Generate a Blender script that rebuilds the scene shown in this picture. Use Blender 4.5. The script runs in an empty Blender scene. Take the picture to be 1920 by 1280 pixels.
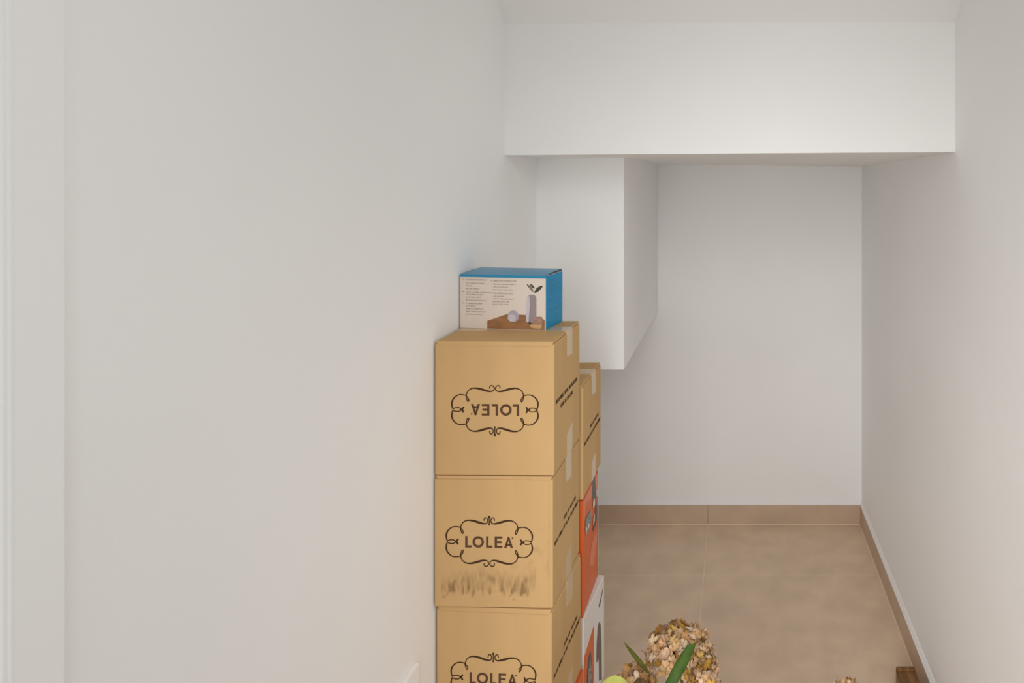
import bpy, bmesh, math, random
from mathutils import Vector, Matrix

S = bpy.context.scene
COL = S.collection

# ------------------------------------------------------------------ camera
cam_d = bpy.data.cameras.new('camera')
cam = bpy.data.objects.new('camera', cam_d)
COL.objects.link(cam)
cam.location = (0, 0, 1.5)
cam.rotation_euler = (math.pi / 2, 0, 0)
cam_d.sensor_width = 36.0
cam_d.lens = 1150 / 1920 * 36.0
cam_d.shift_x = -418 / 1920
cam_d.shift_y = -290 / 1920
cam_d.clip_start = 0.02
S.camera = cam

# ------------------------------------------------------------------ light
world = bpy.data.worlds.new('world')
S.world = world
world.use_nodes = True
bg = world.node_tree.nodes['Background']
bg.inputs[0].default_value = (0.95, 0.985, 1.0, 1)
bg.inputs[1].default_value = 0.47


def area(name, loc, aim, sx, sy, power, color=(1, 1, 1), spread=math.pi):
    d = bpy.data.lights.new(name, 'AREA')
    d.shape = 'RECTANGLE'
    d.size, d.size_y, d.energy, d.color = sx, sy, power, color
    d.spread = spread
    o = bpy.data.objects.new(name, d)
    COL.objects.link(o)
    o.location = loc
    o.rotation_euler = (Vector(aim) - Vector(loc)).to_track_quat('-Z', 'Y').to_euler()
    return o


area('overhead_fill', (0.3, 0.0, 2.1), (0.1, 0.6, 0.0), 0.6, 0.6, 5.4, (1.0, 0.99, 0.97))  # added overhead fill, no such lamp known in the hall
area('left_fill', (-0.36, 0.1, 0.9), (0.5, 2.2, 0.55), 0.4, 1.4, 2.0, (1.0, 1.0, 0.99), 1.4)  # unseen fill added left of the camera to brighten the right wall
area('right_fill', (0.75, 0.75, 1.0), (-0.4, 1.9, 0.7), 0.4, 1.6, 1.35, (1.0, 1.0, 0.99), 2.0)  # added fill reaching the carton sides from the right, no real source
area('narrow_fill', (0.1, -0.3, 1.75), (0.1, 2.4, 0.0), 0.8, 0.5, 1.35, (1.0, 1.0, 0.99), 1.25)  # narrow unseen fill added behind the camera, aimed into the niche
area('middle_fill', (-0.1, -0.2, 1.0), (0.35, 2.3, 0.6), 0.4, 1.4, 1.2, (1.0, 1.0, 0.99), 1.4)  # fill added near the camera to lift the niche, no window there

S.view_settings.view_transform = 'Standard'
S.view_settings.look = 'None'
S.view_settings.exposure = 0.0
S.view_settings.gamma = 1.0
S.view_settings.use_curve_mapping = False

# ------------------------------------------------------------------ helpers
def lin(r, g, b):
    f = lambda c: (c / 255 / 12.92) if c / 255 <= 0.04045 else ((c / 255 + 0.055) / 1.055) ** 2.4
    return (f(r), f(g), f(b), 1.0)


def mat(name, color, rough=0.8, spec=0.3, noise=None, bump=None, coat=0.0):
    """noise = (scale, amount[, detail, stretch]) darkens/lightens; bump = (scale, strength)"""
    m = bpy.data.materials.new(name)
    m.use_nodes = True
    nt = m.node_tree
    b = nt.nodes['Principled BSDF']
    b.inputs['Base Color'].default_value = color
    b.inputs['Roughness'].default_value = rough
    b.inputs['Specular IOR Level'].default_value = spec
    b.inputs['Coat Weight'].default_value = coat
    tc = nt.nodes.new('ShaderNodeTexCoord')
    if noise:
        mp = nt.nodes.new('ShaderNodeMapping')
        mp.inputs['Scale'].default_value = noise[3] if len(noise) > 3 else (1, 1, 1)
        nt.links.new(tc.outputs['Object'], mp.inputs['Vector'])
        n = nt.nodes.new('ShaderNodeTexNoise')
        n.inputs['Scale'].default_value = noise[0]
        n.inputs['Detail'].default_value = noise[2] if len(noise) > 2 else 4
        nt.links.new(mp.outputs[0], n.inputs['Vector'])
        r = nt.nodes.new('ShaderNodeValToRGB')
        a = noise[1]
        r.color_ramp.elements[0].position = 0.3
        r.color_ramp.elements[1].position = 0.7
        r.color_ramp.elements[0].color = tuple(c * (1 - a) for c in color[:3]) + (1,)
        r.color_ramp.elements[1].color = tuple(min(1, c * (1 + a)) for c in color[:3]) + (1,)
        nt.links.new(n.outputs['Fac'], r.inputs['Fac'])
        nt.links.new(r.outputs['Color'], b.inputs['Base Color'])
    if bump:
        n2 = nt.nodes.new('ShaderNodeTexNoise')
        n2.inputs['Scale'].default_value = bump[0]
        n2.inputs['Detail'].default_value = 5
        nt.links.new(tc.outputs['Object'], n2.inputs['Vector'])
        bp = nt.nodes.new('ShaderNodeBump')
        bp.inputs['Strength'].default_value = bump[1]
        bp.inputs['Distance'].default_value = 0.002
        nt.links.new(n2.outputs['Fac'], bp.inputs['Height'])
        nt.links.new(bp.outputs['Normal'], b.inputs['Normal'])
    return m


def link(name, me, m=None, parent=None):
    o = bpy.data.objects.new(name, me)
    COL.objects.link(o)
    if m is not None and not me.materials:
        me.materials.append(m)
    if parent is not None:
        o.parent = parent
    return o


def obj(name, bm, m=None, parent=None, smooth=False):
    me = bpy.data.meshes.new(name)
    bm.normal_update()
    bm.to_mesh(me)
    bm.free()
    if smooth:
        for p in me.polygons:
            p.use_smooth = True
    return link(name, me, m, parent)


def thing(name, label, cat, loc=(0, 0, 0), rotz=0.0, group=None):
    o = bpy.data.objects.new(name, None)
    o.empty_display_size = 0.05
    COL.objects.link(o)
    o.location = loc
    o.rotation_euler = (0, 0, rotz)
    return tag(o, label, cat, group)


def tag(o, label, cat, group=None):
    o['label'] = label
    o['category'] = cat
    if group:
        o['group'] = group
    return o


def struct(o, label):
    o['kind'] = 'structure'
    o['label'] = label
    return o


def add_box(bm, x0, x1, y0, y1, z0, z1, bev=0.0, seg=2):
    r = bmesh.ops.create_cube(bm, size=1.0)
    vs = r['verts']
    for v in vs:
        v.co = Vector(((x0 + x1) / 2 + v.co.x * (x1 - x0),
                       (y0 + y1) / 2 + v.co.y * (y1 - y0),
                       (z0 + z1) / 2 + v.co.z * (z1 - z0)))
    if bev > 0:
        es = list({e for v in vs for e in v.link_edges})
        bmesh.ops.bevel(bm, geom=es, offset=bev, segments=seg, affect='EDGES', profile=0.5)


def add_hexa(bm, p):
    """p: 8 points, bottom ring 0-3 (ccw from above), top ring 4-7"""
    v = [bm.verts.new(q) for q in p]
    for f in ((3, 2, 1, 0), (4, 5, 6, 7), (0, 1, 5, 4), (1, 2, 6, 5), (2, 3, 7, 6), (3, 0, 4, 7)):
        bm.faces.new([v[i] for i in f])


def add_prism(bm, prof, axis, a, b):
    """extrude closed 2D profile along axis ('x': prof=(y,z), 'y': prof=(x,z), 'z': prof=(x,y))"""
    def P(u, v, t):
        return {'x': (t, u, v), 'y': (u, t, v), 'z': (u, v, t)}[axis]
    A = [bm.verts.new(P(u, v, a)) for u, v in prof]
    B = [bm.verts.new(P(u, v, b)) for u, v in prof]
    n = len(prof)
    fs = [bm.faces.new(A[::-1]), bm.faces.new(B)]
    for i in range(n):
        fs.append(bm.faces.new((A[i], A[(i + 1) % n], B[(i + 1) % n], B[i])))
    bmesh.ops.recalc_face_normals(bm, faces=fs)


def add_lathe(bm, prof, n=32):
    rings = []
    for r, z in prof:
        rings.append([bm.verts.new((r * math.cos(2 * math.pi * k / n), r * math.sin(2 * math.pi * k / n), z)) for k in range(n)])
    for a, b in zip(rings, rings[1:]):
        for k in range(n):
            bm.faces.new((a[k], a[(k + 1) % n], b[(k + 1) % n], b[k]))
    bm.faces.new(rings[0][::-1])
    bm.faces.new(rings[-1])


def catmull(pts, sub=6):
    out = []
    P = [pts[0]] + list(pts) + [pts[-1]]
    for i in range(1, len(P) - 2):
        p0, p1, p2, p3 = P[i - 1], P[i], P[i + 1], P[i + 2]
        for k in range(sub):
            t = k / sub
            out.append(tuple(0.5 * (2 * b + (c - a) * t + (2 * a - 5 * b + 4 * c - d) * t * t + (3 * b - a - 3 * c + d) * t ** 3)
                             for a, b, c, d in zip(p0, p1, p2, p3)))
    out.append(tuple(pts[-1]))
    return out


def add_tube(bm, pts, r0, r1, n=8):
    rings = []
    m = len(pts)
    for i, p in enumerate(pts):
        p = Vector(p)
        t = (Vector(pts[min(i + 1, m - 1)]) - Vector(pts[max(i - 1, 0)])).normalized()
        a = t.cross(Vector((0.3, 1, 0.1))).normalized()
        b = t.cross(a)
        r = r0 + (r1 - r0) * i / (m - 1)
        rings.append([bm.verts.new(p + a * r * math.cos(2 * math.pi * k / n) + b * r * math.sin(2 * math.pi * k / n)) for k in range(n)])
    for A, B in zip(rings, rings[1:]):
        for k in range(n):
            bm.faces.new((A[k], A[(k + 1) % n], B[(k + 1) % n], B[k]))
    bm.faces.new(rings[0][::-1])
    bm.faces.new(rings[-1])


class Print:
    """flat ink: polygons in (u, v), laid on a box face a hair proud of it"""
    def __init__(self, fn):
        self.bm = bmesh.new()
        self.fn = fn

    def poly(self, pts):
        try:
            self.bm.faces.new([self.bm.verts.new(self.fn(u, v)) for u, v in pts])
        except ValueError:
            pass

    def rect(self, u0, u1, v0, v1):
        self.poly(((u0, v0), (u1, v0), (u1, v1), (u0, v1)))

    def ring(self, cu, cv, ro, ri, n=28, sy=1.0):
        for k in range(n):
            a, b = 2 * math.pi * k / n, 2 * math.pi * (k + 1) / n
            self.poly(((cu + ro * math.cos(a), cv + sy * ro * math.sin(a)), (cu + ro * math.cos(b), cv + sy * ro * math.sin(b)),
                       (cu + ri * math.cos(b), cv + sy * ri * math.sin(b)), (cu + ri * math.cos(a), cv + sy * ri * math.sin(a))))

    def disc(self, cu, cv, ru, rv=None, n=24):
        rv = ru if rv is None else rv
        self.poly([(cu + ru * math.cos(2 * math.pi * k / n), cv + rv * math.sin(2 * math.pi * k / n)) for k in range(n)])

    def line(self, pts, w, wf=None):
        m = len(pts)
        L = []
        for i, p in enumerate(pts):
            q, r = pts[max(i - 1, 0)], pts[min(i + 1, m - 1)]
            dx, dy = r[0] - q[0], r[1] - q[1]
            l = math.hypot(dx, dy) or 1
            ww = (w if wf is None else w * wf(i / (m - 1))) / 2
            L.append(((p[0] - dy / l * ww, p[1] + dx / l * ww), (p[0] + dy / l * ww, p[1] - dx / l * ww)))
        for a, b in zip(L, L[1:]):
            self.poly((a[1], b[1], b[0], a[0]))

    def words(self, u0, v0, length, h, seed, dens=1.0):
        """one line of print too small to read: little upright and level strokes, in words"""
        rnd = random.Random(seed)
        u = u0
        while u < u0 + length:
            nl = rnd.randint(2, 8)
            for _ in range(nl):
                w = h * rnd.uniform(0.35, 0.65)
                if u + w > u0 + length:
                    return
                t = h * 0.24 * dens
                k = rnd.randint(0, 4)
                self.rect(u, u + t, v0, v0 + h)
                if k in (0, 1):
                    self.rect(u + t, u + w, v0 + h - t, v0 + h)
                if k in (1, 2, 4):
                    self.rect(u + t, u + w, v0, v0 + t)
                if k in (0, 3):
                    self.rect(u + w - t, u + w, v0, v0 + h)
                if k in (3, 4):
                    self.rect(u + t, u + w - t, v0 + h * 0.42, v0 + h * 0.42 + t)
                u += w + h * 0.16
            u += h * 0.45

    def build(self, name, m, parent):
        bmesh.ops.recalc_face_normals(self.bm, faces=self.bm.faces)
        return obj(name, self.bm, m, parent)


# ------------------------------------------------------------------ materials
M = {}
M['plaster'] = mat('white_plaster', (0.92, 0.916, 0.905, 1), 0.9, 0.2, noise=(2.2, 0.018, 3), bump=(55, 0.06))
M['ceiling'] = mat('ceiling_paint', (0.92, 0.916, 0.905, 1), 0.9, 0.2, bump=(55, 0.06))
M['gloss_white'] = mat('white_lacquer', (0.93, 0.93, 0.92, 1), 0.45, 0.4)
M['caulk'] = mat('white_caulk', (0.86, 0.85, 0.84, 1), 0.6, 0.3)
M['tile'] = mat('beige_stoneware', (0.71, 0.54, 0.395, 1), 0.55, 0.3, noise=(9, 0.09, 8), bump=(160, 0.05))
M['skirt'] = mat('beige_skirting', (0.58, 0.43, 0.31, 1), 0.55, 0.3, noise=(9, 0.07, 8))
M['grout'] = mat('light_grout', (0.80, 0.64, 0.50, 1), 0.9, 0.1)
M['card'] = mat('cardboard', (0.565, 0.36, 0.164, 1), 0.85, 0.2, noise=(14, 0.05, 6, (1, 1, 0.35)), bump=(240, 0.05))
M['card_raw'] = mat('cardboard_raw_edge', (0.36, 0.22, 0.095, 1), 0.95, 0.05)
M['tape'] = mat('packing_tape', (0.60, 0.435, 0.27, 1), 0.22, 0.5)
M['ink'] = mat('brown_black_ink', lin(72, 50, 34), 0.8, 0.1)
M['ink_letter'] = mat('brown_letter_ink', lin(92, 66, 50), 0.8, 0.1)
M['blue'] = mat('blue_gloss_card', (0.002, 0.245, 0.48, 1), 0.42, 0.25)
M['blue_lid'] = mat('blue_gloss_lid', (0.005, 0.235, 0.43, 1), 0.28, 0.6)
M['blue_text'] = mat('pale_blue_print', (0.05, 0.33, 0.55, 1), 0.4, 0.4)
M['white_card'] = mat('white_gloss_card', (0.72, 0.62, 0.54, 1), 0.4, 0.4)
M['white_box'] = mat('white_card_box', (0.74, 0.69, 0.65, 1), 0.5, 0.4)
M['grey_text'] = mat('grey_print', (0.40, 0.33, 0.285, 1), 0.6, 0.2)
M['orange'] = mat('orange_gloss_card', (0.66, 0.115, 0.022, 1), 0.38, 0.5)
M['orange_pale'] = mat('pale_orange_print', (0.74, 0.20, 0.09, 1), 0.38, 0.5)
M['char'] = mat('charcoal_print_and_slot_shade', (0.085, 0.075, 0.072, 1), 0.4, 0.4)  # print colour, also the painted shade in the gadget box lid slot
M['taupe'] = mat('taupe_print', (0.13, 0.105, 0.08, 1), 0.4, 0.4)
M['pat'] = mat('speckled_print', (0.28, 0.25, 0.22, 1), 0.5, 0.3, noise=(220, 0.7, 2))
M['wood_print'] = mat('wood_print', (0.30, 0.145, 0.062, 1), 0.4, 0.4, noise=(30, 0.22, 4, (1, 1, 3)))
M['lilac'] = mat('lilac_grey_print', (0.42, 0.37, 0.42, 1), 0.4, 0.4)
M['lilac_dk'] = mat('dark_lilac_print', (0.30, 0.245, 0.255, 1), 0.4, 0.4)
M['lilac_lt'] = mat('pale_lilac_print', (0.56, 0.51, 0.56, 1), 0.4, 0.4)
M['leaf_print'] = mat('dark_leaf_print', (0.055, 0.052, 0.038, 1), 0.4, 0.4)
M['leaf_print2'] = mat('tan_leaf_print', (0.24, 0.19, 0.12, 1), 0.4, 0.4)
M['candle'] = mat('amber_candle_print', (0.60, 0.36, 0.18, 1), 0.4, 0.4)
M['glass_print'] = mat('glass_print', (0.38, 0.22, 0.16, 1), 0.4, 0.4, noise=(160, 0.3, 2))
M['vase'] = mat('cream_ceramic', (0.62, 0.56, 0.47, 1), 0.5, 0.4)
M['stem'] = mat('dry_stem', (0.11, 0.075, 0.035, 1), 0.8, 0.1, noise=(60, 0.3))
M['leaf'] = mat('green_leaf', (0.052, 0.098, 0.016, 1), 0.55, 0.18, noise=(40, 0.25, 3))
M['olive'] = mat('olive_leaf', (0.075, 0.078, 0.012, 1), 0.6, 0.12, noise=(40, 0.25, 3))
M['lime'] = mat('lime_leaf', (0.42, 0.43, 0.105, 1), 0.5, 0.3, noise=(30, 0.12, 3))
M['brown'] = mat('withered_leaf', (0.10, 0.055, 0.022, 1), 0.8, 0.1, noise=(60, 0.3, 3))
M['vein'] = mat('leaf_vein', (0.16, 0.26, 0.07, 1), 0.5, 0.3)


def wood_material():
    m = mat('varnished_wood', (0.17, 0.075, 0.02, 1), 0.42, 0.3, coat=0.1)
    nt = m.node_tree
    b = nt.nodes['Principled BSDF']
    tc = nt.nodes.new('ShaderNodeTexCoord')
    mp = nt.nodes.new('ShaderNodeMapping')
    mp.inputs['Rotation'].default_value = (0, 0, math.radians(28))
    mp.inputs['Scale'].default_value = (38, 4, 8)
    n = nt.nodes.new('ShaderNodeTexNoise')
    n.inputs['Scale'].default_value = 1.6
    n.inputs['Detail'].default_value = 4
    r = nt.nodes.new('ShaderNodeValToRGB')
    r.color_ramp.elements[0].position = 0.42
    r.color_ramp.elements[0].color = (0.16, 0.068, 0.016, 1)
    r.color_ramp.elements[1].position = 0.72
    r.color_ramp.elements[1].color = (0.32, 0.165, 0.062, 1)
    nt.links.new(tc.outputs['Object'], mp.inputs['Vector'])
    nt.links.new(mp.outputs[0], n.inputs['Vector'])
    nt.links.new(n.outputs['Fac'], r.inputs['Fac'])
    nt.links.new(r.outputs['Color'], b.inputs['Base Color'])
    return m


M['wood'] = wood_material()


def stained_card():
    """cardboard with dried drip marks; the marks are a float attribute 'stain' on the panel"""
    m = M['card'].copy()
    m.name = 'stained_cardboard'
    nt = m.node_tree
    b = nt.nodes['Principled BSDF']
    src = b.inputs['Base Color'].links[0].from_socket
    at = nt.nodes.new('ShaderNodeAttribute')
    at.attribute_name = 'stain'
    mx = nt.nodes.new('ShaderNodeMixRGB')
    mx.inputs['Color2'].default_value = (0.235, 0.135, 0.058, 1)
    nt.links.new(at.outputs['Fac'], mx.inputs['Fac'])
    nt.links.new(src, mx.inputs['Color1'])
    nt.links.new(mx.outputs[0], b.inputs['Base Color'])
    return m


M['stained'] = stained_card()


def petal_material():
    m = bpy.data.materials.new('dried_petal')
    m.use_nodes = True
    nt = m.node_tree
    b = nt.nodes['Principled BSDF']
    b.inputs['Roughness'].default_value = 0.8
    b.inputs['Specular IOR Level'].default_value = 0.15
    oi = nt.nodes.new('ShaderNodeObjectInfo')
    r = nt.nodes.new('ShaderNodeValToRGB')
    r.color_ramp.interpolation = 'LINEAR'
    e = r.color_ramp.elements
    cols = [(0.0, (0.66, 0.40, 0.22)), (0.2, (0.82, 0.60, 0.41)), (0.36, (0.50, 0.27, 0.10)), (0.5, (0.72, 0.46, 0.25)),
            (0.64, (0.36, 0.17, 0.035)), (0.78, (0.60, 0.36, 0.07)), (0.9, (0.88, 0.73, 0.59)), (1.0, (0.40, 0.19, 0.07))]
    while len(e) < len(cols):
        e.new(0.5)
    for el, (p, c) in zip(e, cols):
        el.position = p
        el.color = c + (1,)
    nt.links.new(oi.outputs['Random'], r.inputs['Fac'])
    at = nt.nodes.new('ShaderNodeAttribute')
    at.attribute_name = 'rim'
    tc = nt.nodes.new('ShaderNodeTexCoord')
    n = nt.nodes.new('ShaderNodeTexNoise')
    n.inputs['Scale'].default_value = 130
    nt.links.new(tc.outputs['Object'], n.inputs['Vector'])
    mu = nt.nodes.new('ShaderNodeMath')
    mu.operation = 'MULTIPLY'
    nt.links.new(at.outputs['Fac'], mu.inputs[0])
    nt.links.new(n.outputs['Fac'], mu.inputs[1])
    mx = nt.nodes.new('ShaderNodeMixRGB')
    mx.inputs['Color2'].default_value = (0.16, 0.075, 0.025, 1)
    nt.links.new(mu.outputs[0], mx.inputs['Fac'])
    nt.links.new(r.outputs['Color'], mx.inputs['Color1'])
    nt.links.new(mx.outputs[0], b.inputs['Base Color'])
    return m


M['petal'] = petal_material()

# ------------------------------------------------------------------ room shell
XL, XR, YB = -0.593, 0.566, 2.736
XL2 = -0.640         # the wall steps back behind the hanging casing
YF = -1.2            # the hall is open behind the camera
RF = 1.0            # right wall starts here; unseen gap in front of it added for side light

bm = bmesh.new()
add_box(bm, XL - 0.12, XL, YF, 1.90, -0.02, 2.9)
add_box(bm, XL - 0.12, XL2, 1.899, YB + 0.12, -0.02, 2.9)
struct(obj('wall_left', bm, M['plaster']), 'long plain white plastered wall on the left')
bm = bmesh.new()
add_box(bm, XR, XR + 0.12, RF, YB + 0.12, -0.02, 2.9)
struct(obj('wall_right', bm, M['plaster']), 'plain white plastered wall on the right')
bm = bmesh.new()
add_box(bm, XL2, XR, YB, YB + 0.12, -0.02, 2.9)
struct(obj('wall_back', bm, M['plaster']), 'white end wall of the low niche above the beige skirting')

# lowered bulkhead over the niche: a front face and an underside that run to the end wall
bm = bmesh.new()
add_hexa(bm, [(XL, 1.578, 1.5815), (XR, 1.576, 1.5895), (XR, YB, 1.590), (XL2, YB, 1.603),
              (XL, 1.578, 2.05), (XR, 1.576, 2.05), (XR, YB, 2.05), (XL2, YB, 2.05)])
struct(obj('wall_bulkhead', bm, M['plaster']), 'lowered white bulkhead crossing above the niche')
# hanging boxed-in casing in the left rear corner
bm = bmesh.new()
add_hexa(bm, [(XL2, 1.832, 0.9555), (-0.3315, 1.832, 0.9545), (-0.3425, YB, 0.948), (XL2, YB, 0.948),
              (XL2, 1.832, 1.61), (-0.3315, 1.832, 1.61), (-0.3425, YB, 1.61), (XL2, YB, 1.61)])
struct(obj('wall_casing', bm, M['plaster']), 'white boxed-in casing hanging in the rear left corner of the niche')

# ceiling: a slope (underside of the stair) rising from the bulkhead to the flat hall ceiling
prof = [(1.60, 1.9215), (1.5772, 1.9215), (1.10, 2.42), (1.05, 2.45), (YF, 2.45), (YF, 2.7), (1.60, 2.7)]
bm = bmesh.new()
add_prism(bm, prof, 'x', XL, XR + 0.12)
struct(obj('ceiling', bm, M['ceiling']), 'white ceiling coming down to the bulkhead')

# floor: grout bed with stoneware tiles laid on it
bm = bmesh.new()
add_box(bm, XL - 0.1, 2.4, YF - 0.6, YB + 0.05, -0.06, -0.0012)
floor = struct(obj('floor', bm, M['grout']), 'beige stoneware tile floor with thin light joints')
G = 0.0022
xs = [-0.1206 - 0.75, -0.1206, -0.1206 + 0.75, -0.1206 + 1.5, -0.1206 + 2.25, -0.1206 + 3.0]
ys = [2.371 + 0.75 - 0.75 * k for k in range(7)]
for i in range(len(xs) - 1):
    for j in range(len(ys) - 1):
        x0, x1 = max(xs[i], XL2), min(xs[i + 1], 2.4)
        y1, y0 = min(ys[j], YB), max(ys[j + 1], YF - 0.6)
        if y1 > RF + 0.1 and x0 < XR:
            x1 = min(x1, XR)
        if x1 - x0 < 0.02 or y1 - y0 < 0.02:
            continue
        bm = bmesh.new()
        add_box(bm, x0 + G, x1 - G, y0 + G, y1 - G, -0.012, 0.0, 0.0008, 1)
        obj('tile', bm, M['tile'], floor)

# skirting of tile pieces with a white caulk bead on top
BH, BT = 0.088, 0.010


def bead(axis, a, b, wall, sgn, z):
    prof = [(wall, z - 0.002), (wall + sgn * BT * 1.05, z - 0.0005), (wall + sgn * BT * 0.75, z + 0.004), (wall + sgn * 0.002, z + 0.013), (wall, z + 0.014)]
    bm = bmesh.new()
    add_prism(bm, prof, axis, a, b)
    return bm


bb = bpy.data.objects.new('baseboard_back', None)
COL.objects.link(bb)
struct(bb, 'beige tile skirting along the end wall')
for x0, x1 in ((XL2, -0.1206), (-0.1206, XR)):
    bm = bmesh.new()
    add_box(bm, x0 + 0.0006, x1 - 0.0006, YB - BT, YB, 0.003, BH, 0.0008, 1)
    obj('skirting_tile', bm, M['skirt'], bb)
obj('caulk_bead', bead('x', XL2, XR, YB, -1, BH), M['caulk'], bb)
bm = bmesh.new()
add_box(bm, XL2, XR, YB - BT - 0.004, YB - BT + 0.002, -0.001, 0.0035)
obj('grout_joint', bm, M['grout'], bb)

br = bpy.data.objects.new('baseboard_right', None)
COL.objects.link(br)
struct(br, 'beige tile skirting along the right wall')
for y0, y1 in ((1.62, YB - BT), (RF, 1.62)):
    bm = bmesh.new()
    add_box(bm, XR - BT, XR, y0 + 0.0006, y1 - 0.0006, 0.003, BH, 0.0008, 1)
    obj('skirting_tile', bm, M['skirt'], br)
obj('caulk_bead', bead('y', RF, YB - 0.002, XR, -1, BH), M['caulk'], br)
bm = bmesh.new()
add_box(bm, XR - BT - 0.004, XR - BT + 0.002, RF, YB - BT, -0.001, 0.0035)
obj('grout_joint', bm, M['grout'], br)

# moulded door casing on the left wall, beside the camera, with its door leaf
t = 0.008
prof = [(XL, 0.535), (XL + t, 0.535), (XL + t, 0.4975), (XL + t + 0.0007, 0.4968), (XL + t + 0.0007, 0.4950), (XL + t - 0.0012, 0.4942),
        (XL + t - 0.0012, 0.4925), (XL + t, 0.4920), (XL + t, 0.4902), (XL + t - 0.003, 0.4893), (XL + t - 0.003, 0.472), (XL, 0.472)]
bm = bmesh.new()
add_prism(bm, prof, 'z', 0.0, 2.12)
struct(obj('trim_1', bm, M['gloss_white']), 'white moulded door casing at the left edge')
bm = bmesh.new()
add_box(bm, XL, XL + 0.003, -0.35, 0.4715, 0.005, 2.06)
door = struct(obj('door_1', bm, M['gloss_white']), 'white door leaf beside the moulded casing')

# ------------------------------------------------------------------ cardboard boxes
LOGO_U = 0.0001196      # metres per unit of the logo drawing


def logo(P, cu, cv, flip=False, s=1.0):
    """ornamental frame with the word LOLEA"""
    k = LOGO_U * s * (-1 if flip else 1)
    q = lambda x, y: (cu + x * k, cv - y * k)
    A = [(-62, -352), (-80, -362), (-88, -348), (-80, -385), (-58, -398), (-36, -382), (-27, -350), (-36, -318), (-66, -301), (-110, -304),
         (-180, -322), (-260, -345), (-340, -354), (-400, -340), (-448, -300), (-472, -245), (-475, -215), (-462, -165),
         (-445, -136), (-430, -148), (-440, -185), (-472, -222)]
    A = A[2:]
    B = [(-462, -230), (-485, -236), (-545, -246), (-610, -238), (-670, -195), (-706, -135), (-710, -70), (-694, -8)]
    for sx in (1, -1):
        for sy in (1, -1):
            f = lambda pts: [q((x + (max(0, 75 + x) * 0.36 if sy < 0 and x > -75 else 0)) * sx, y * sy) for x, y in pts]
            n = 12
            P.line(f(catmull(A, n)), 20 * abs(k), lambda t: 0.85 + 0.95 * math.exp(-((t - 0.43) / 0.09) ** 2))
            P.line(f(catmull(B, n)), 20 * abs(k), lambda t: 0.9 + 0.45 * math.exp(-((t - 0.75) / 0.2) ** 2))
        e = [(-694, -8), (-660, -26), (-620, -31), (-585, -26), (-556, -6)]
        for sy in (1, -1):
            P.line([q(x * sx, y * sy) for x, y in catmull(e, 6)], 17 * abs(k))
        P.line([q(x * sx, y) for x, y in ((-570, -2), (-540, -5), (-515, -48))], 29 * abs(k))
        P.line([q(x * sx, y) for x, y in ((-570, -2), (-540, 2), (-515, 44))], 29 * abs(k))
    P.line([q(0, -415), q(0, -390), q(0, -300), q(0, -275)], 17 * abs(k), lambda t: 1.0 if 0.1 < t < 0.8 else 1.7)
    P.disc(*q(0, -412), 19 * abs(k))
    P.disc(*q(0, -284), 13 * abs(k))


def logo_letters(P, cu, cv, flip=False, s=1.0):
    k = LOGO_U * s * (-1 if flip else 1)
    q = lambda x, y: (cu + x * k, cv - y * k)
    R = lambda x0, x1, y0, y1: P.poly((q(x0, y1), q(x1, y1), q(x1, y0), q(x0, y0)))
    T, Bt = -94, 94
    for x in (-398, -52):
        R(x, x + 38, T, Bt)
        R(x + 38, x + 104, Bt - 36, Bt)
    P.ring(*q(-182, 0), 95 * abs(k), 56 * abs(k), 36)
    R(90, 128, T, Bt)
    for y in (T, -17, Bt - 34):
        R(128, 216 if y != -17 else 204, y, y + 34)
    P.poly((q(244, Bt), q(286, Bt), q(334, T + 12), q(310, T)))
    P.poly((q(394, Bt), q(352, Bt), q(306, T + 12), q(330, T)))
    R(278, 362, 28, 58)
    P.disc(*q(384, -70), 13 * abs(k))


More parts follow.
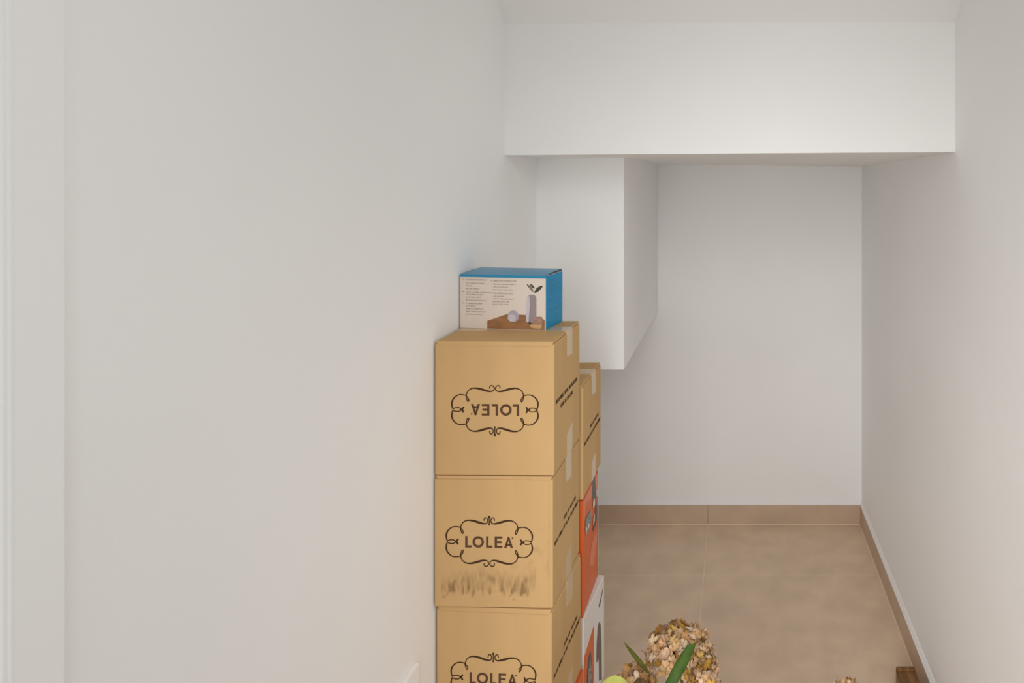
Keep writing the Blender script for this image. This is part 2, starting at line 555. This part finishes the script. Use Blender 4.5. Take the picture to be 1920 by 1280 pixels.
def carton(label, fr, yaw, W, D, z0, z1, logo_at=None, flip=False, stain=False, group='printed cardboard wine cartons', text=True):
    th = math.radians(yaw)
    cx = fr[0] - W / 2 * math.cos(th) + D / 2 * math.sin(th)
    cy = fr[1] + W / 2 * math.sin(th) + D / 2 * math.cos(th)
    r = thing('cardboard_box', label, 'box', (cx, cy, z0), -th, group)
    H = z1 - z0 - 0.0006
    w, d = W / 2, D / 2
    bm = bmesh.new()
    add_box(bm, -w, w, -d, d, 0.0012, H - 0.0058, 0.0032, 3)
    obj('body', bm, M['card'], r)
    for s in (-1, 1):                                   # the two long flaps that meet under the tape
        bm = bmesh.new()
        y0, y1 = sorted((s * 0.0006, s * (d - 0.0002)))
        add_box(bm, -w + 0.0018, w - 0.0018, y0, y1, H - 0.0045, H, 0.0018, 2)
        obj('flap', bm, M['card'], r)
        bm = bmesh.new()                                # fold that joins the flap to its panel
        y0, y1 = sorted((s * (d - 0.006), s * d))
        add_box(bm, -w + 0.004, w - 0.004, y0, y1, H - 0.012, H - 0.001, 0.0025, 3)
        obj('fold', bm, M['card'], r)
    bm = bmesh.new()
    add_box(bm, -w + 0.003, w - 0.003, -d + 0.004, d - 0.004, H - 0.007, H - 0.0035)
    obj('corrugated_edge', bm, M['card_raw'], r)
    # packing tape over the top seam and down the sides, and on the bottom seam
    e = 0.0003
    t0, t1 = -0.006, 0.033
    bm = bmesh.new()
    add_box(bm, -w, w, t0, t1, H - 0.0002, H + e)
    for s in (-1, 1):
        a, b = sorted((s * (w - 0.002), s * (w + e)))
        zz = [(t0, H - 0.052), (t1, H - 0.058)]
        add_hexa(bm, [(a, t0, zz[0][1]), (b, t0, zz[0][1]), (b, t1, zz[1][1]), (a, t1, zz[1][1]),
                      (a, t0, H), (b, t0, H), (b, t1, H), (a, t1, H)])
    obj('packing_tape', bm, M['tape'], r)
    bm = bmesh.new()
    for s in (-1, 1):
        a, b = sorted((s * (w - 0.002), s * (w + e)))
        add_hexa(bm, [(a, t0, 0.001), (b, t0, 0.001), (b, t1, 0.001), (a, t1, 0.001),
                      (a, t0, 0.048), (b, t0, 0.048), (b, t1, 0.058), (a, t1, 0.058)])
    add_box(bm, -w, w, t0, t1, 0.0, 0.0013)
    obj('packing_tape', bm, M['tape'], r)
    front = -d - 0.0004
    if stain:                                           # front panel with the glued joint at its right edge
        fx1 = w - 0.0075
        n = 150
        bm = bmesh.new()
        lay = bm.verts.layers.float.new('stain')
        rnd = random.Random(4)
        drips = [(rnd.uniform(-0.088, 0.075), rnd.uniform(0.02, 0.055), rnd.uniform(0.0016, 0.0042), rnd.uniform(0.35, 1.0)) for _ in range(46)]
        from mathutils import noise as N

        def stainf(u, v):
            # u from the left edge, v up from the bottom
            x = u / (2 * w)
            top = 0.078 - 0.10 * abs(x - 0.42) ** 1.3 + 0.03 * max(0, x - 0.7) * 8 + 0.012 * N.noise((u * 60, 0, 3))
            a = 0.0
            if 0.06 < x < 0.86:
                body = max(0, 1 - abs(v - top * 0.78) / (0.026 + 0.01 * N.noise((u * 90, 1, 1))))
                a += body * (0.34 + 0.55 * N.noise((u * 190, v * 60, 7)))
            for du, dv, dw, ds in drips:
                uu = du + w
                t_ = max(0, 1 - ((u - uu) / dw) ** 2)
                if t_ > 0:
                    lo = 0.016 + 0.35 * dv + 0.012 * N.noise((uu * 70, 5, 5))
                    hi = lo + 0.024
                    vv = min(1, max(0, (v - lo) / 0.004)) * min(1, max(0, (hi - v) / 0.018))
                    a += t_ * vv * ds * 0.55
            for du, dv, dr in ((0.020, 0.022, 0.0024), (0.0262, 0.027, 0.002), (0.041, 0.052, 0.002), (0.158, 0.019, 0.0024), (0.150, 0.026, 0.002)):
                rr = math.hypot(u - du, (v - dv) * 0.7)
                a += 0.8 * max(0, 1 - rr / dr)
            a += 0.35 * max(0, N.noise((u * 55, v * 55, 2))) * max(0, 1 - math.hypot((x - 0.9) * 2.2, (v - 0.10) * 14))
            return max(0, min(0.85, a))
        grid = []
        for j in range(n + 1):
            row = []
            for i in range(n + 1):
                u = -w + 0.0015 + (fx1 + w - 0.0015) * i / n
                v = 0.004 + (H - 0.010) * j / n
                vt = bm.verts.new((u, -d - 0.0014, v))
                vt[lay] = stainf(u + w, v)
                row.append(vt)
            grid.append(row)
        for j in range(n):
            for i in range(n):
                bm.faces.new((grid[j][i], grid[j][i + 1], grid[j + 1][i + 1], grid[j + 1][i]))
        es = [e_ for e_ in bm.edges if e_.is_boundary]
        ret = bmesh.ops.extrude_edge_only(bm, edges=es)
        for v in ret['geom']:
            if isinstance(v, bmesh.types.BMVert):
                v.co.y = -d + 0.001
        bmesh.ops.recalc_face_normals(bm, faces=bm.faces)
        fp = obj('front_panel', bm, M['stained'], r)
        fp['label'] = 'front panel with dried drip stains and a glued joint at its right edge'
        front = -d - 0.0018
    if logo_at:
        P = Print(lambda u, v: (u, front, v))
        logo(P, logo_at[0], logo_at[1], flip)
        P.build('printed_frame', M['ink'], r)
        P = Print(lambda u, v: (u, front, v))
        logo_letters(P, logo_at[0], logo_at[1], flip)
        P.build('printed_lettering', M['ink_letter'], r)
    if text:
        P = Print(lambda u, v: (w + 0.0004, u, v))
        c = H * 0.475
        if flip:
            P.words(-d * 0.88, c + 0.012, D * 0.82, 0.0075, 11, 1.2)
            P.words(-d * 0.55, c - 0.006, D * 0.50, 0.0075, 12, 1.2)
        else:
            P.words(-d * 0.88, c - 0.006, D * 0.92, 0.0075, 11, 1.2)
            P.words(-d * 0.25, c + 0.013, D * 0.50, 0.0075, 12, 1.2)
        P.build('printed_text', M['ink'], r)
    return r


def front_uv(fr, yaw, W, D, z0, px, py):
    """where the line of sight through a measured photo point meets a carton's front (used once, to place a print)"""
    dx, dz = (px - 1378) / 1150, -(py - 350) / 1150
    th = math.radians(yaw)
    nx, ny = -math.sin(th), -math.cos(th)
    t = (fr[0] * nx + fr[1] * ny) / (dx * nx + ny)
    X, Y, Z = dx * t, t, 1.5 + dz * t
    u = (X - fr[0]) * math.cos(th) - (Y - fr[1]) * math.sin(th)
    return (u + W / 2, Z - z0)


B1 = ((-0.3540, 1.200), 1.0, 0.236, 0.187, 0.9329, 1.1974)
B2 = ((-0.3565, 1.200), 1.3, 0.234, 0.187, 0.6736, 0.9329)
B3 = ((-0.3580, 1.198), 3.2, 0.232, 0.187, 0.4100, 0.6736)
BA = ((-0.3478, 1.403), 0.0, 0.236, 0.187, 0.7815, 1.0460)
carton('tan cardboard carton with upside-down LOLEA print, topmost of the front stack', *B1,
       logo_at=front_uv(*B1[:5], 928, 768), flip=True)
carton('tan cardboard carton with drip stains below its LOLEA print, second in the front stack', *B2,
       logo_at=front_uv(*B2[:5], 918, 1015), stain=True)
carton('tan LOLEA cardboard carton cut off by the lower picture edge, third in the front stack', *B3,
       logo_at=front_uv(*B3[:5], 925, 1272))
carton('tan cardboard carton behind the front stack, standing on the orange box', *BA,
       logo_at=(0.0, 0.13))


def plain_box(name, label, fr, yaw, W, D, z0, z1, m):
    th = math.radians(yaw)
    cx = fr[0] - W / 2 * math.cos(th) + D / 2 * math.sin(th)
    cy = fr[1] + W / 2 * math.sin(th) + D / 2 * math.cos(th)
    r = thing(name, label, 'box', (cx, cy, z0), -th)
    H = z1 - z0 - 0.0006
    w, d = W / 2, D / 2
    bm = bmesh.new()
    add_box(bm, -w, w, -d, d, 0, H - 0.0022, 0.0012, 2)
    obj('body', bm, m, r)
    bm = bmesh.new()
    add_box(bm, -w + 0.0006, w - 0.0006, -d + 0.0002, d - 0.0002, H - 0.0020, H, 0.0006, 1)
    obj('lid', bm, m, r)
    return r, w, d, H


def side_uv(fr, yaw, D, z0, px, py):
    """the same for a box's right-hand side: (depth from its middle, height)"""
    dx, dz = (px - 1378) / 1150, -(py - 350) / 1150
    tn = math.tan(math.radians(yaw))
    t = (fr[0] - fr[1] * tn) / (dx - tn)
    return ((t - fr[1]) / math.cos(math.radians(yaw)) - D / 2, 1.5 + dz * t - z0)


# orange printed box below the rear carton
r, w, d, H = plain_box('appliance_box', 'glossy orange printed box under the rear cardboard carton', (-0.3482, 1.403), 0.0, 0.225, 0.155, 0.5130, 0.7815, M['orange'])
face = lambda u, v: (w + 0.0004, u, v)
face2 = lambda u, v: (w + 0.0007, u, v)
q = lambda *pts: [side_uv((-0.3482, 1.403), 0.0, 0.155, 0.5130, x, y) for x, y in pts]
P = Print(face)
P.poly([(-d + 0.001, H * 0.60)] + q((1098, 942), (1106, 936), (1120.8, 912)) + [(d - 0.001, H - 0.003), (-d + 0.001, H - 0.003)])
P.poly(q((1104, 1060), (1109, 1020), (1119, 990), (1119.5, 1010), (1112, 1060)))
P.build('printed_pale_areas', M['orange_pale'], r)  # paler orange areas of the print
P = Print(face2)
P.poly(q((1110.5, 902), (1113.5, 893), (1115.5, 897), (1117.3, 925), (1118.6, 950), (1118.8, 972), (1116, 984), (1112, 997), (1110.2, 992),
         (1113, 982), (1115, 968), (1115.4, 950), (1114, 935), (1109.8, 936), (1109.5, 915)))
P.build('printed_appliance', M['char'], r)
P = Print(lambda u, v: (w + 0.0010, u, v))
P.poly(q((1097, 974), (1102, 964), (1107.5, 956), (1108.5, 972), (1105, 992), (1101, 998), (1098, 1002), (1096.8, 990)))
P.build('printed_bowl', M['pat'], r)
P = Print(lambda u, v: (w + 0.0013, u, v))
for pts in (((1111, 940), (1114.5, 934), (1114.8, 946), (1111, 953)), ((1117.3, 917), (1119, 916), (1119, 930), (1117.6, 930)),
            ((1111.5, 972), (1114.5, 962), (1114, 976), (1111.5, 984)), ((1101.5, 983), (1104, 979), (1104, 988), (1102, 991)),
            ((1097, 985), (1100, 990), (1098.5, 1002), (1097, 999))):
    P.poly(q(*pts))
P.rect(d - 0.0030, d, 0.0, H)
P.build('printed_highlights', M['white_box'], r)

# white box with orange panel, one below
r, w, d, H = plain_box('appliance_box', 'white box with an orange side panel below the orange box, behind the flowers', (-0.3457, 1.403), 4.8, 0.20, 0.157, 0.2565, 0.5130, M['white_box'])
q = lambda *pts: [side_uv((-0.3457, 1.403), 4.8, 0.157, 0.2565, x, y) for x, y in pts]
P = Print(lambda u, v: (w + 0.0004, u, v))
P.poly([(-d + 0.001, 0.004)] + [(q((1113.3, 1172))[0][0], 0.004)] + q((1113.3, 1172), (1094.5, 1234)) + [(-d + 0.001, q((1094, 1237))[0][1])])
P.build('printed_panel', M['orange'], r)
P = Print(lambda u, v: (w + 0.0008, u, v))
P.poly(q((1106.5, 1219), (1109, 1235), (1110.5, 1262), (1110, 1300), (1106, 1340), (1101, 1330), (1099, 1295), (1100.5, 1260), (1103, 1232)))
P.build('printed_rim', M['char'], r)
P = Print(lambda u, v: (w + 0.0012, u, v))
P.poly(q((1106.3, 1232), (1108, 1250), (1108.6, 1275), (1107.5, 1310), (1105, 1325), (1102, 1312), (1100.6, 1290), (1102.2, 1256)))
P.build('printed_bowl', M['pat'], r)
P = Print(lambda u, v: (w + 0.0006, u, v))
P.poly(q((1121, 1172), (1124, 1164), (1126, 1172), (1127.5, 1205), (1127.8, 1240), (1128.2, 1274), (1123, 1276), (1122.6, 1240), (1121, 1232), (1119.5, 1242), (1118, 1240), (1118.6, 1205)))
P.build('printed_appliance', M['taupe'], r)
P = Print(lambda u, v: (w + 0.0006, u, v))
P.line(q((1130.5, 1102), (1127, 1120), (1123, 1137)), 0.012, lambda t: 0.3 + 0.7 * t)
P.build('printed_accessory', M['taupe'], r)

# what carries the stacks below the picture
r, w, d, H = plain_box('appliance_box', 'orange printed box at the foot of the front stack, only a corner showing', (-0.3470, 1.204), 1.5, 0.225, 0.184, 0.0, 0.4100, M['orange'])
r, w, d, H = plain_box('appliance_box', 'white box on the floor at the foot of the rear stack', (-0.3480, 1.403), 0.0, 0.20, 0.157, 0.0, 0.2565, M['white_box'])

# small blue and white box on the top carton
yaw = 7.3
W, D, z0, H = 0.1930, 0.0855, 1.1974, 0.1185
th = math.radians(yaw)
fr = (-0.3982, 1.2910)
r = thing('gadget_box', 'small blue and white printed box on top of the front carton stack', 'box',
          (fr[0] - W / 2 * math.cos(th) + D / 2 * math.sin(th), fr[1] + W / 2 * math.sin(th) + D / 2 * math.cos(th), z0 - 0.0003), -th)
w, d = W / 2, D / 2
bm = bmesh.new()
add_box(bm, -w, w, -d, d, 0.0, H - 0.004, 0.0006, 1)
obj('body', bm, M['white_card'], r)
bm = bmesh.new()                                   # blue end panel, a sheet of its own
add_box(bm, w - 0.001, w + 0.0005, -d + 0.0004, d - 0.0002, 0.001, H - 0.0046)
obj('end_panel', bm, M['blue'], r)
bm = bmesh.new()                                   # slightly bowed tuck lid
n = 14
for i in range(n):
    y0, y1 = -d + D * i / n, -d + D * (i + 1) / n
    f = lambda y: H - 0.003 + 0.0042 * math.sin(math.pi * min(1, (y + d) / D * 0.62))
    add_hexa(bm, [(-w, y0, f(y0) - 0.0014), (w - 0.002, y0, f(y0) - 0.0014), (w - 0.002, y1, f(y1) - 0.0014), (-w, y1, f(y1) - 0.0014),
                  (-w, y0, f(y0)), (w - 0.002, y0, f(y0)), (w - 0.002, y1, f(y1)), (-w, y1, f(y1))])
bmesh.ops.remove_doubles(bm, verts=bm.verts, dist=1e-6)
add_box(bm, -w + 0.0004, w - 0.0002, -d - 0.0006, -d + 0.001, H - 0.0088, H - 0.0030)
obj('lid', bm, M['blue_lid'], r)
bm = bmesh.new()                                   # dark wedge standing in for the shade inside the slot below the lid
add_hexa(bm, [(w - 0.004, -d + 0.002, H - 0.0060), (w - 0.0008, -d + 0.002, H - 0.0060), (w - 0.0008, d - 0.001, H - 0.0060), (w - 0.004, d - 0.001, H - 0.0060),
              (w - 0.004, -d + 0.002, H - 0.0036), (w - 0.0008, -d + 0.002, H - 0.0036), (w - 0.0008, d - 0.001, H - 0.0005), (w - 0.004, d - 0.001, H - 0.0005)])
obj('lid_slot_shade', bm, M['char'], r)
fy = -d - 0.0003
F = lambda e: (lambda u, v: (u - w, fy - e, v))
sc = W / 163.0                                       # one photo pixel on this face
P = Print(F(0))
for x, y, l, h in ((6, 519, 3, 4), (12, 519, 41, 4), (12, 526, 37, 3), (12, 531, 13, 3), (11, 536.5, 27, 3), (5, 541.5, 3, 4), (11, 542, 46, 4),
                   (12, 547.5, 34, 3), (12, 552.5, 28, 3), (11, 558, 41, 3), (5, 563, 3, 4), (11, 563.5, 32, 4), (11, 569, 19, 3),
                   (12, 574.5, 34, 3), (12, 579.5, 38, 3), (12, 584.5, 32, 3),
                   (59, 520, 3, 4), (64, 520, 44, 4), (64, 527, 43, 3), (64, 532, 28, 3), (63, 537.5, 38, 3),
                   (60, 542.5, 3, 5), (64, 543.5, 38, 4), (64, 549.5, 22, 3), (64, 554.5, 40, 3), (63, 559.5, 32, 3), (63, 564.5, 32, 3)):
    P.words(x * sc, H - (y - 508.5) * sc * 0.96 - h * sc * 0.8, l * sc, h * 0.62 * sc, int(x * 7 + y))
P.build('printed_text', M['grey_text'], r)
p = lambda x, y: ((x - 861.5) * sc, max(0.001, H - (y - 510.0 - (x - 861.5) * 0.02) * sc * 0.95))
P = Print(F(0))
P.poly([p(914, 618.5), p(914, 601), p(952, 588), p(1000, 590), p(1020, 597), p(1022.5, 599), p(1022.5, 620)])
P.build('printed_table', M['wood_print'], r)
P = Print(F(0.0003))
P.disc(*p(963.5, 592), 10.5 * sc, 10.5 * sc, 24)
P.build('printed_ball', M['lilac'], r)
P = Print(F(0.0006))
P.disc(*p(961, 595.5), 7.5 * sc, 6.5 * sc, 20)
P.build('printed_ball_shine', M['lilac_lt'], r)
P = Print(F(0.0003))
P.poly([p(x, y) for x, y in ((988, 601), (989, 570), (990, 556), (994, 551.5), (1003, 551.5), (1007, 556), (1007, 603), (1000, 604))])
P.build('printed_vase', M['lilac_dk'], r)
P = Print(F(0.0006))
P.poly([p(x, y) for x, y in ((987.5, 601), (988.5, 570), (990, 557), (994, 553), (995, 570), (992.5, 604))])
P.build('printed_vase_shine', M['lilac_lt'], r)
P = Print(F(0.0003))
P.poly([p(x, y) for x, y in ((1003, 546), (1008, 538.5), (1014, 535), (1020, 534.5), (1015, 541), (1009, 546), (1004, 548))])
P.build('printed_leaf', M['leaf_print'], r)
P = Print(F(0.0003))
P.poly([p(x, y) for x, y in ((995, 531), (999, 532), (1003, 536.5), (1003.5, 540), (1000, 538))])
P.build('printed_leaf', M['leaf_print'], r)
P = Print(F(0.0003))
P.poly([p(x, y) for x, y in ((988.5, 531.5), (991, 532), (994, 537), (992, 536.5))])
P.build('printed_leaf', M['leaf_print'], r)
P = Print(F(0.0003))
P.poly([p(x, y) for x, y in ((991, 602), (997, 603), (997, 607), (991, 605))])
P.build('printed_shadow', M['leaf_print'], r)
P = Print(F(0.0003))
P.poly([p(x, y) for x, y in ((990, 534), (996, 533), (1000, 540), (1002, 547), (996, 542))])
P.build('printed_leaf', M['leaf_print2'], r)
P = Print(F(0.0006))
P.poly([p(x, y) for x, y in ((1003, 595), (1006, 592.5), (1017, 592.5), (1019, 596), (1019, 608), (1003, 608))])
P.build('printed_glass', M['glass_print'], r)
P = Print(F(0.0009))
P.poly([p(x, y) for x, y in ((995, 608), (1000, 606.5), (1017, 607.5), (1018, 612), (1014, 615), (1001, 614), (996, 611.5))])
P.build('printed_candle', M['candle'], r)
P = Print(lambda u, v: (w + 0.0009, u, v))
k = 0
for y in (0.100, 0.096, 0.089, 0.085, 0.081, 0.074, 0.070, 0.062, 0.058, 0.054, 0.047, 0.040, 0.036, 0.032, 0.025, 0.019):
    k += 1
    P.words(-d * 0.84, y, D * (0.84, 0.6, 0.8, 0.84, 0.5, 0.78, 0.84)[k % 7], 0.0026, 40 + k, 1.3)
P.build('printed_text', M['blue_text'], r)

# ------------------------------------------------------------------ wall plate at the lower left
r = thing('wall_plate', 'thin white rectangular plate on the left wall beside the carton stack', 'wall plate', (XL, 0.957, 0.575))
bm = bmesh.new()
add_box(bm, 0, 0.0085, -0.15, 0.178, -0.06, 0.045, 0.0012, 2)
obj('plate', bm, M['plaster'], r)
bm = bmesh.new()
add_box(bm, 0.0086, 0.0100, -0.135, 0.150, -0.05, -0.002, 0.0006, 1)
obj('panel', bm, M['plaster'], r)

# ------------------------------------------------------------------ wooden block at the right baseboard
r = thing('wooden_block', 'glossy brown wooden block on the floor beside the right skirting', 'block', (0.497, 1.80, 0.0), math.radians(0))
bm = bmesh.new()
HB = 0.0905
pl = [(-0.025, 0.0), (0.031, 0.0), (0.027, -0.42), (-0.050, -0.42), (-0.040, -0.10)]
add_prism(bm, pl, 'z', 0.0, HB - 0.0005)
top = [f for f in bm.faces if all(abs(v.co.z - HB + 0.0005) < 1e-5 for v in f.verts)]
bmesh.ops.bevel(bm, geom=[e for e in top[0].edges], offset=0.003, segments=2, affect='EDGES')
obj('board', bm, M['wood'], r)
bm = bmesh.new()
add_box(bm, -0.0245, 0.030, -0.015, 0.0, HB - 0.010, HB + 0.004, 0.003, 3)
obj('end_cap', bm, M['wood'], r)

# ------------------------------------------------------------------ dried hydrangeas in a vase
VX, VY = -0.085, 1.22
bm = bmesh.new()
add_lathe(bm, [(0.052, 0.0), (0.070, 0.01), (0.085, 0.08), (0.082, 0.17), (0.058, 0.26), (0.050, 0.30), (0.056, 0.315),
               (0.052, 0.315), (0.046, 0.30), (0.052, 0.26), (0.075, 0.17), (0.078, 0.08), (0.05, 0.018)], 36)
v = obj('flower_vase', bm, M['vase'], smooth=True)
v.location = (VX, VY, 0.0)
tag(v, 'ceramic vase holding the dried hydrangeas in front of the niche', 'vase')


def petal_mesh(bm, rl, a, L, Wd, lift, curl, rnd):
    """one cupped petal leaving the centre at angle a"""
    nu, nv = 6, 4
    g = []
    for i in range(nu + 1):
        t_ = i / nu
        wid = Wd * (0.28 + 0.72 * math.sin(math.pi * 0.5 * min(1, t_ / 0.62))) * math.sqrt(max(0.0, 1 - max(0, (t_ - 0.55) / 0.46) ** 2))
        row = []
        for j in range(nv + 1):
            s = j / nv * 2 - 1
            x = 0.0012 + L * t_
            y = s * wid / 2
            z = lift * L * t_ + curl * L * t_ * t_ + 0.22 * Wd * s * s * t_ + rnd.uniform(-1, 1) * 0.0005
            v = bm.verts.new((x * math.cos(a) - y * math.sin(a), x * math.sin(a) + y * math.cos(a), z))
            v[rl] = max(t_ ** 3, abs(s) ** 3 * 0.8 * t_)
            row.append(v)
        g.append(row)
    for i in range(nu):
        for j in range(nv):
            bm.faces.new((g[i][j], g[i + 1][j], g[i + 1][j + 1], g[i][j + 1]))


floret_meshes = []
for q in range(9):
    rnd = random.Random(100 + q)
    bm = bmesh.new()
    rl = bm.verts.layers.float.new('rim')
    base = rnd.uniform(0, 6.28)
    for k in range(4):
        petal_mesh(bm, rl, base + k * math.pi / 2 + rnd.uniform(-0.2, 0.2), rnd.uniform(0.0082, 0.0112), rnd.uniform(0.0085, 0.0115),
                   rnd.uniform(0.05, 0.6), rnd.uniform(-0.6, 0.35), rnd)
    # little eye and its stalk down into the head
    bmesh.ops.create_icosphere(bm, subdivisions=1, radius=0.0016)
    add_tube(bm, [(0, 0, 0), (0, 0, -0.012), (0.001, 0, -0.026)], 0.0007, 0.0006, 5)
    me = bpy.data.meshes.new('floret')
    bm.normal_update()
    bm.to_mesh(me)
    bm.free()
    me.materials.append(M['petal'])
    for p_ in me.polygons:
        p_.use_smooth = True
    floret_meshes.append(me)


def at(px, py, d):
    """measured photo point -> place in the room at depth d"""
    return Vector(((px - 1378) / 1150 * d, d, 1.5 - (py - 350) / 1150 * d))


def leaf(parent, base, tip, side, width, m, sag=0.0, fold=0.15, n=12, shape=0.8, blunt=0.0):
    """blade with thickness, midrib fold; side = direction of its width"""
    bm = bmesh.new()
    base, tip, side = Vector(base), Vector(tip), Vector(side).normalized()
    ax = tip - base
    nrm = ax.cross(side).normalized()
    rows = []
    for i in range(n + 1):
        t_ = i / n
        wd = width / 2 * (math.sin(math.pi * (0.06 + 0.94 * t_ * (1 - blunt))) ** shape) + 0.0004
        c = base + ax * t_ + nrm * sag * math.sin(math.pi * t_)
        rows.append([c - side * wd + nrm * fold * wd, c - side * wd * 0.5 + nrm * fold * wd * 0.35, c, c + side * wd * 0.5 + nrm * fold * wd * 0.35, c + side * wd + nrm * fold * wd])
    th_ = 0.0005
    F_ = [[bm.verts.new(p_ + nrm * th_) for p_ in r_] for r_ in rows]
    K_ = [[bm.verts.new(p_ - nrm * th_) for p_ in r_] for r_ in rows]
    for i in range(n):
        for j in range(4):
            bm.faces.new((F_[i][j], F_[i][j + 1], F_[i + 1][j + 1], F_[i + 1][j]))
            bm.faces.new((K_[i][j + 1], K_[i][j], K_[i + 1][j], K_[i + 1][j + 1]))
        bm.faces.new((F_[i][0], F_[i + 1][0], K_[i + 1][0], K_[i][0]))
        bm.faces.new((F_[i + 1][4], F_[i][4], K_[i][4], K_[i + 1][4]))
    bmesh.ops.recalc_face_normals(bm, faces=bm.faces)
    o = obj('leaf', bm, m, parent, smooth=True)
    return o


def hydrangea(label, centre, rad, flat, count, seed, lo=-0.35, base=(0, 0)):
    """a dried bloom: stem from the vase, branching core, florets over the dome"""
    rnd = random.Random(seed)
    root = Vector((VX + base[0], VY + base[1], 0.02))
    t = thing('dried_hydrangea', label, 'dried flower', root, 0, 'dried hydrangeas in the vase')
    c = Vector(centre) - root
    neck = Vector((VX + base[0] * 0.6, VY + base[1] * 0.6, 0.33)) - root
    bm = bmesh.new()
    add_tube(bm, catmull([(0, 0, 0), tuple(neck), tuple(neck.lerp(c, 0.55) + Vector((0, 0, 0.02))), tuple(c - Vector((0, 0, rad * 0.25)))], 6), 0.0034, 0.0026, 8)
    obj('stem', bm, M['stem'], t)
    bm = bmesh.new()
    hub = Vector((0, 0, -rad * 0.55))
    dirs = []
    ga = math.pi * (3 - 5 ** 0.5)
    for k in range(count):
        z = 1 - (1 - lo) * (k + 0.5) / count
        rr = math.sqrt(max(0, 1 - z * z))
        a = k * ga + rnd.uniform(-0.15, 0.15)
        dirs.append(Vector((rr * math.cos(a), rr * math.sin(a), z)))
    for k, dv in enumerate(dirs):
        if k % 3 == 0:
            e_ = Vector((dv.x * rad * 0.72, dv.y * rad * 0.72, dv.z * rad * 0.72 * flat))
            add_tube(bm, [tuple(hub), tuple(hub.lerp(e_, 0.5) + Vector((0, 0, 0.003))), tuple(e_)], 0.0015, 0.0009, 5)
    hd = obj('flower_head', bm, M['stem'], t)
    hd.location = c
    for k, dv in enumerate(dirs):
        rj = rad * rnd.uniform(0.84, 1.05)
        pos = Vector((dv.x * rj, dv.y * rj, dv.z * rj * flat))
        nv = (Vector((dv.x, dv.y, dv.z / flat)).normalized() + Vector((rnd.uniform(-1, 1), rnd.uniform(-1, 1), rnd.uniform(-1, 1))) * 0.42).normalized()
        f = bpy.data.objects.new('floret', rnd.choice(floret_meshes))
        COL.objects.link(f)
        f.parent = hd
        f.location = pos
        f.rotation_mode = 'QUATERNION'
        f.rotation_quaternion = nv.to_track_quat('Z', 'Y')
        s = rnd.uniform(0.72, 1.12)
        f.scale = (s, s, s)
    return t


d0 = 1.24
h1 = hydrangea('large dried hydrangea head, topmost of the bouquet', at(1272, 1226, d0 + 0.02), 0.066, 0.72, 112, 1, 0.04, (-0.004, 0.004))
h2 = hydrangea('dried hydrangea head just right of the broad green leaf', at(1314, 1247, d0 - 0.015), 0.034, 0.92, 52, 2, -0.8, (0.014, 0.0))
h3 = hydrangea('dried hydrangea head at lower left, behind the lime-green leaf', at(1193, 1292, d0 - 0.05), 0.040, 0.98, 60, 3, -0.5, (-0.020, -0.004))
h4 = hydrangea('dried hydrangea head at the lower picture edge, below the one right of the green leaf', at(1315, 1298, d0 - 0.09), 0.033, 0.8, 42, 4, -0.6, (0.008, -0.016))
h5 = hydrangea('dried hydrangea head apart from the bouquet to the right, only its tip in view', at(1588, 1303, d0 - 0.02), 0.027, 0.8, 26, 5, -0.6, (0.026, 0.004))


def local(t, p):
    return Vector(p) - t.location


leaf(h1, local(h1, at(1240, 1318, 1.13)), local(h1, at(1297, 1207, 1.16)), (1.0, 0.05, 0.30), 0.031, M['leaf'], 0.006, 0.25, 16, 0.55, 0.12)
leaf(h3, local(h3, at(1219, 1264, 1.17)), local(h3, at(1171, 1205, 1.20)), (0.9, 0.3, 0.6), 0.0075, M['olive'], -0.003, 0.3, 12, 0.9)
lm = leaf(h3, local(h3, at(1150, 1345, 1.13)), local(h3, at(1153, 1265, 1.15)), (1, 0.1, -0.05), 0.062, M['lime'], 0.006, 0.12, 14, 0.55)
lm['label'] = 'lime-green rounded leaf'
leaf(h3, local(h3, at(1201, 1310, 1.135)), local(h3, at(1200, 1270, 1.14)), (1, 0.1, 0), 0.026, M['brown'], 0.003, 0.25, 10, 0.55)
